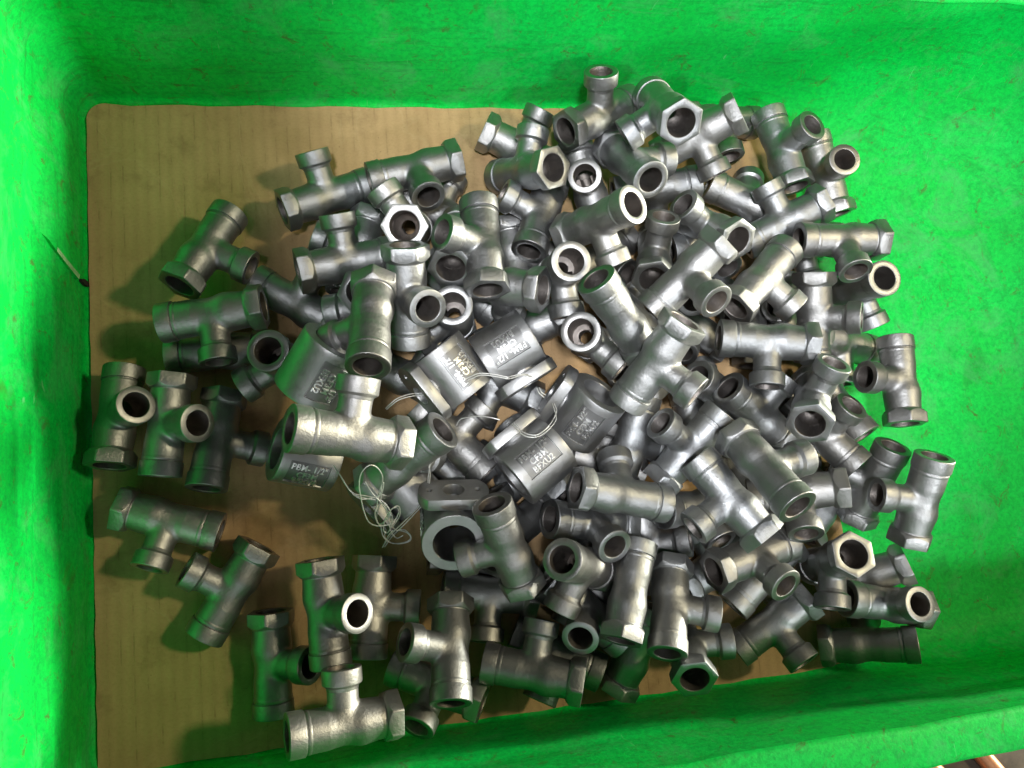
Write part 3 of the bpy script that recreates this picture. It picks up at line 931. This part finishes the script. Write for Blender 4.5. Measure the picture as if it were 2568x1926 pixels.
for i, (loc, q, spin, lab) in enumerate(VALVES):
    t = valve_first if i == 0 else copy_thing(valve_first)
    t.location = [c / 1000 for c in loc]
    t.rotation_mode = 'QUATERNION'
    t.rotation_quaternion = q
    for ch in t.children:
        if ch.name.startswith("flange"):
            ch.rotation_euler = (0, 0, math.radians(spin))
    props(t, lab, "valve body", "cast valve bodies in the middle of the heap")

# ------------------------------------------------------------------ tie wires
WIRES = [
    ("tangled curly wire loops hanging below the brightest tee", [[(-17.5, 14.3, 59.0), (-14.0, 7.9, 62.0), (-9.1, -0.2, 63.4), (-1.7, -2.7, 62.0), (3.7, -4.6, 57.5), (7.4, -8.9, 53.1), (10.9, -21.1, 39.8)],
      [(5.7, 1.8, 63.4), (6.4, 6.6, 69.4), (4.0, 11.0, 73.8), (0.3, 12.4, 75.3), (-3.8, 9.0, 73.8), (-5.3, 3.3, 69.4), (-4.9, -3.2, 64.9), (-3.8, -10.5, 59.0), (-1.4, -16.5, 53.1), (4.0, -18.9, 48.6), (10.3, -17.8, 48.6), (13.9, -13.0, 50.1), (12.9, -10.0, 53.1), (9.7, -10.8, 54.6), (9.3, -14.1, 53.1)],
      [(-2.3, 4.7, 67.9), (0.6, -1.0, 63.4), (5.2, -7.0, 59.0), (8.8, -13.0, 53.1), (6.4, -16.8, 48.6), (3.5, -17.8, 45.7), (2.3, -14.3, 47.2), (4.1, -8.0, 54.6), (5.4, -3.1, 60.5), (5.7, 1.8, 63.4)],
      [(4.1, -17.9, 45.7), (5.4, -25.1, 39.8), (9.9, -29.3, 35.3), (17.0, -29.6, 32.4), (20.1, -27.6, 32.4), (17.9, -24.4, 33.8), (12.0, -22.5, 36.8), (8.5, -24.5, 35.3), (4.6, -31.5, 29.4)],
      [(7.4, -8.9, 53.1), (8.0, -13.0, 50.1), (9.3, -21.9, 42.7), (12.3, -26.6, 36.8), (15.9, -25.8, 35.3)],
      [(3.7, -4.6, 59.0), (6.8, -7.1, 59.0), (9.6, -11.9, 56.0), (10.2, -17.7, 50.1), (7.8, -22.8, 44.2), (5.6, -21.5, 44.2), (6.7, -15.7, 50.1), (10.6, -10.3, 56.0), (14.0, -9.5, 54.6), (14.4, -14.1, 51.6), (10.8, -19.6, 45.7)],
      [(-9.1, -0.7, 63.4), (-5.0, -3.8, 63.4), (1.0, -3.8, 62.0), (5.4, -2.0, 63.4), (6.8, 3.3, 67.9), (5.3, 1.3, 64.9), (3.0, -7.3, 57.5), (1.6, -12.9, 53.1), (3.5, -18.3, 47.2), (8.0, -18.8, 45.7), (12.5, -22.4, 39.8)],
      [(13.1, -22.1, 39.8), (17.2, -23.0, 36.8), (20.1, -26.3, 33.8), (19.4, -29.3, 32.4), (14.0, -30.2, 32.4), (8.8, -28.7, 33.8), (6.0, -25.3, 38.3), (7.0, -21.7, 42.7)],
      [(-15.0, 9.7, 60.5), (-12.1, 3.9, 62.0), (-8.1, -1.3, 62.0), (-2.3, -3.8, 60.5), (2.5, -5.1, 59.0)]]),
    ("twin wire strand running from the tangle toward the number plate of the ring mouthed valve", [[(5.3, -30.5, 27.9), (9.6, -24.7, 33.8), (16.2, -18.7, 39.8), (22.3, -13.4, 42.7), (26.8, -9.1, 44.2)],
      [(5.8, -31.4, 27.9), (10.5, -25.4, 33.8), (17.0, -19.6, 39.8), (22.8, -14.3, 42.7), (27.4, -9.8, 44.2)]]),
    ("short double wire stub standing in a small hole of the dark oval flange", [[(34.2, 13.0, 59.0), (31.9, 10.9, 57.5), (30.9, 7.1, 54.6), (30.3, 1.5, 50.1)],
      [(33.3, 12.8, 59.0), (31.1, 10.4, 57.5), (31.5, 5.9, 54.6), (31.1, 1.2, 50.1)]]),
    ("double wire arching left out of the brownish valve's flange", [[(36.6, 49.3, 47.2), (31.2, 49.9, 48.6), (23.5, 49.5, 50.1), (17.0, 47.6, 50.1), (12.9, 44.9, 47.2), (10.9, 43.5, 42.7)],
      [(36.8, 47.9, 47.2), (30.6, 48.9, 48.6), (23.5, 48.2, 50.1), (17.6, 46.7, 50.1), (13.4, 44.1, 47.2), (11.4, 42.9, 42.7)]]),
    ("long double wire running across to the flange of the upside down valve", [[(42.9, 52.6, 48.6), (49.4, 53.7, 53.1), (56.1, 55.9, 57.5), (61.1, 57.2, 60.5), (69.0, 56.0, 62.0), (76.0, 54.1, 62.0), (78.0, 54.6, 60.5), (85.6, 55.6, 59.0), (91.0, 54.5, 56.0)],
      [(43.7, 51.4, 48.6), (50.5, 52.7, 53.1), (57.2, 55.0, 57.5), (62.2, 56.2, 60.5), (69.5, 54.8, 62.0), (75.9, 53.2, 62.0), (77.9, 53.4, 60.5), (85.5, 55.0, 59.0), (91.5, 53.7, 56.0)]]),
    ("double wire looping in a U between the front valve's flange and the readable valve", [[(76.1, 28.6, 63.4), (78.3, 23.7, 69.4), (82.1, 20.7, 72.3), (87.9, 20.5, 72.3), (93.8, 23.6, 70.8), (99.5, 28.8, 66.4), (100.4, 33.8, 62.0), (100.6, 38.4, 57.5)],
      [(77.3, 29.1, 63.4), (79.5, 24.2, 69.4), (83.4, 21.7, 72.3), (88.0, 21.6, 72.3), (93.3, 24.8, 70.8), (98.4, 29.7, 66.4), (101.4, 34.3, 62.0), (101.6, 38.4, 57.5)]]),
    ("single wire hook reaching left from the front valve's flange edge", [[(48.8, 31.5, 42.7), (50.3, 34.0, 47.2), (52.9, 34.7, 50.1), (60.1, 34.7, 54.6), (65.4, 33.4, 57.5), (70.4, 31.6, 59.0)]]),
    ("short double wire link between two flanges beside a patch of cardboard", [[(92.4, 47.4, 59.0), (93.0, 44.5, 60.5), (95.9, 42.1, 59.0)],
      [(93.8, 47.6, 59.0), (94.3, 45.0, 60.5), (96.9, 43.3, 59.0)]]),
]
def tube(paths, r):
    V, F = [], []
    for pts in paths:
        P = [Vector([c / 1000 for c in p]) for p in pts]
        P = [P[0] * 2 - P[1]] + P + [P[-1] * 2 - P[-2]]
        S = []
        for i in range(1, len(P) - 2):
            for k in range(7):
                t = k / 7
                a, b, c, d = P[i - 1], P[i], P[i + 1], P[i + 2]
                S.append(0.5 * ((2 * b) + (c - a) * t + (2 * a - 5 * b + 4 * c - d) * t * t + (3 * b - a - 3 * c + d) * t ** 3))
        S.append(P[-2])
        up = Vector((0.3, 0.2, 1)).normalized()
        st = len(V)
        m = 7
        for i, s in enumerate(S):
            tg = (S[min(i + 1, len(S) - 1)] - S[max(i - 1, 0)])
            tg = tg.normalized() if tg.length > 1e-9 else Vector((1, 0, 0))
            u = (up - tg * up.dot(tg)); u = u.normalized() if u.length > 1e-6 else tg.orthogonal().normalized()
            up = u
            w = tg.cross(u)
            for k in range(m):
                g = 2 * math.pi * k / m
                V.append(s + u * (r * math.cos(g)) + w * (r * math.sin(g)))
        for i in range(len(S) - 1):
            for k in range(m):
                j = (k + 1) % m
                F.append((st + i * m + k, st + i * m + j, st + (i + 1) * m + j, st + (i + 1) * m + k))
    return mesh_from("tie_wire", V, F, None, [M_WIRE])
for lab, paths in WIRES:
    o = link("tie_wire", tube(paths, 0.00031))
    fix_normals(o.data)
    props(o, lab, "wire", "thin wires tied through the valve flanges")
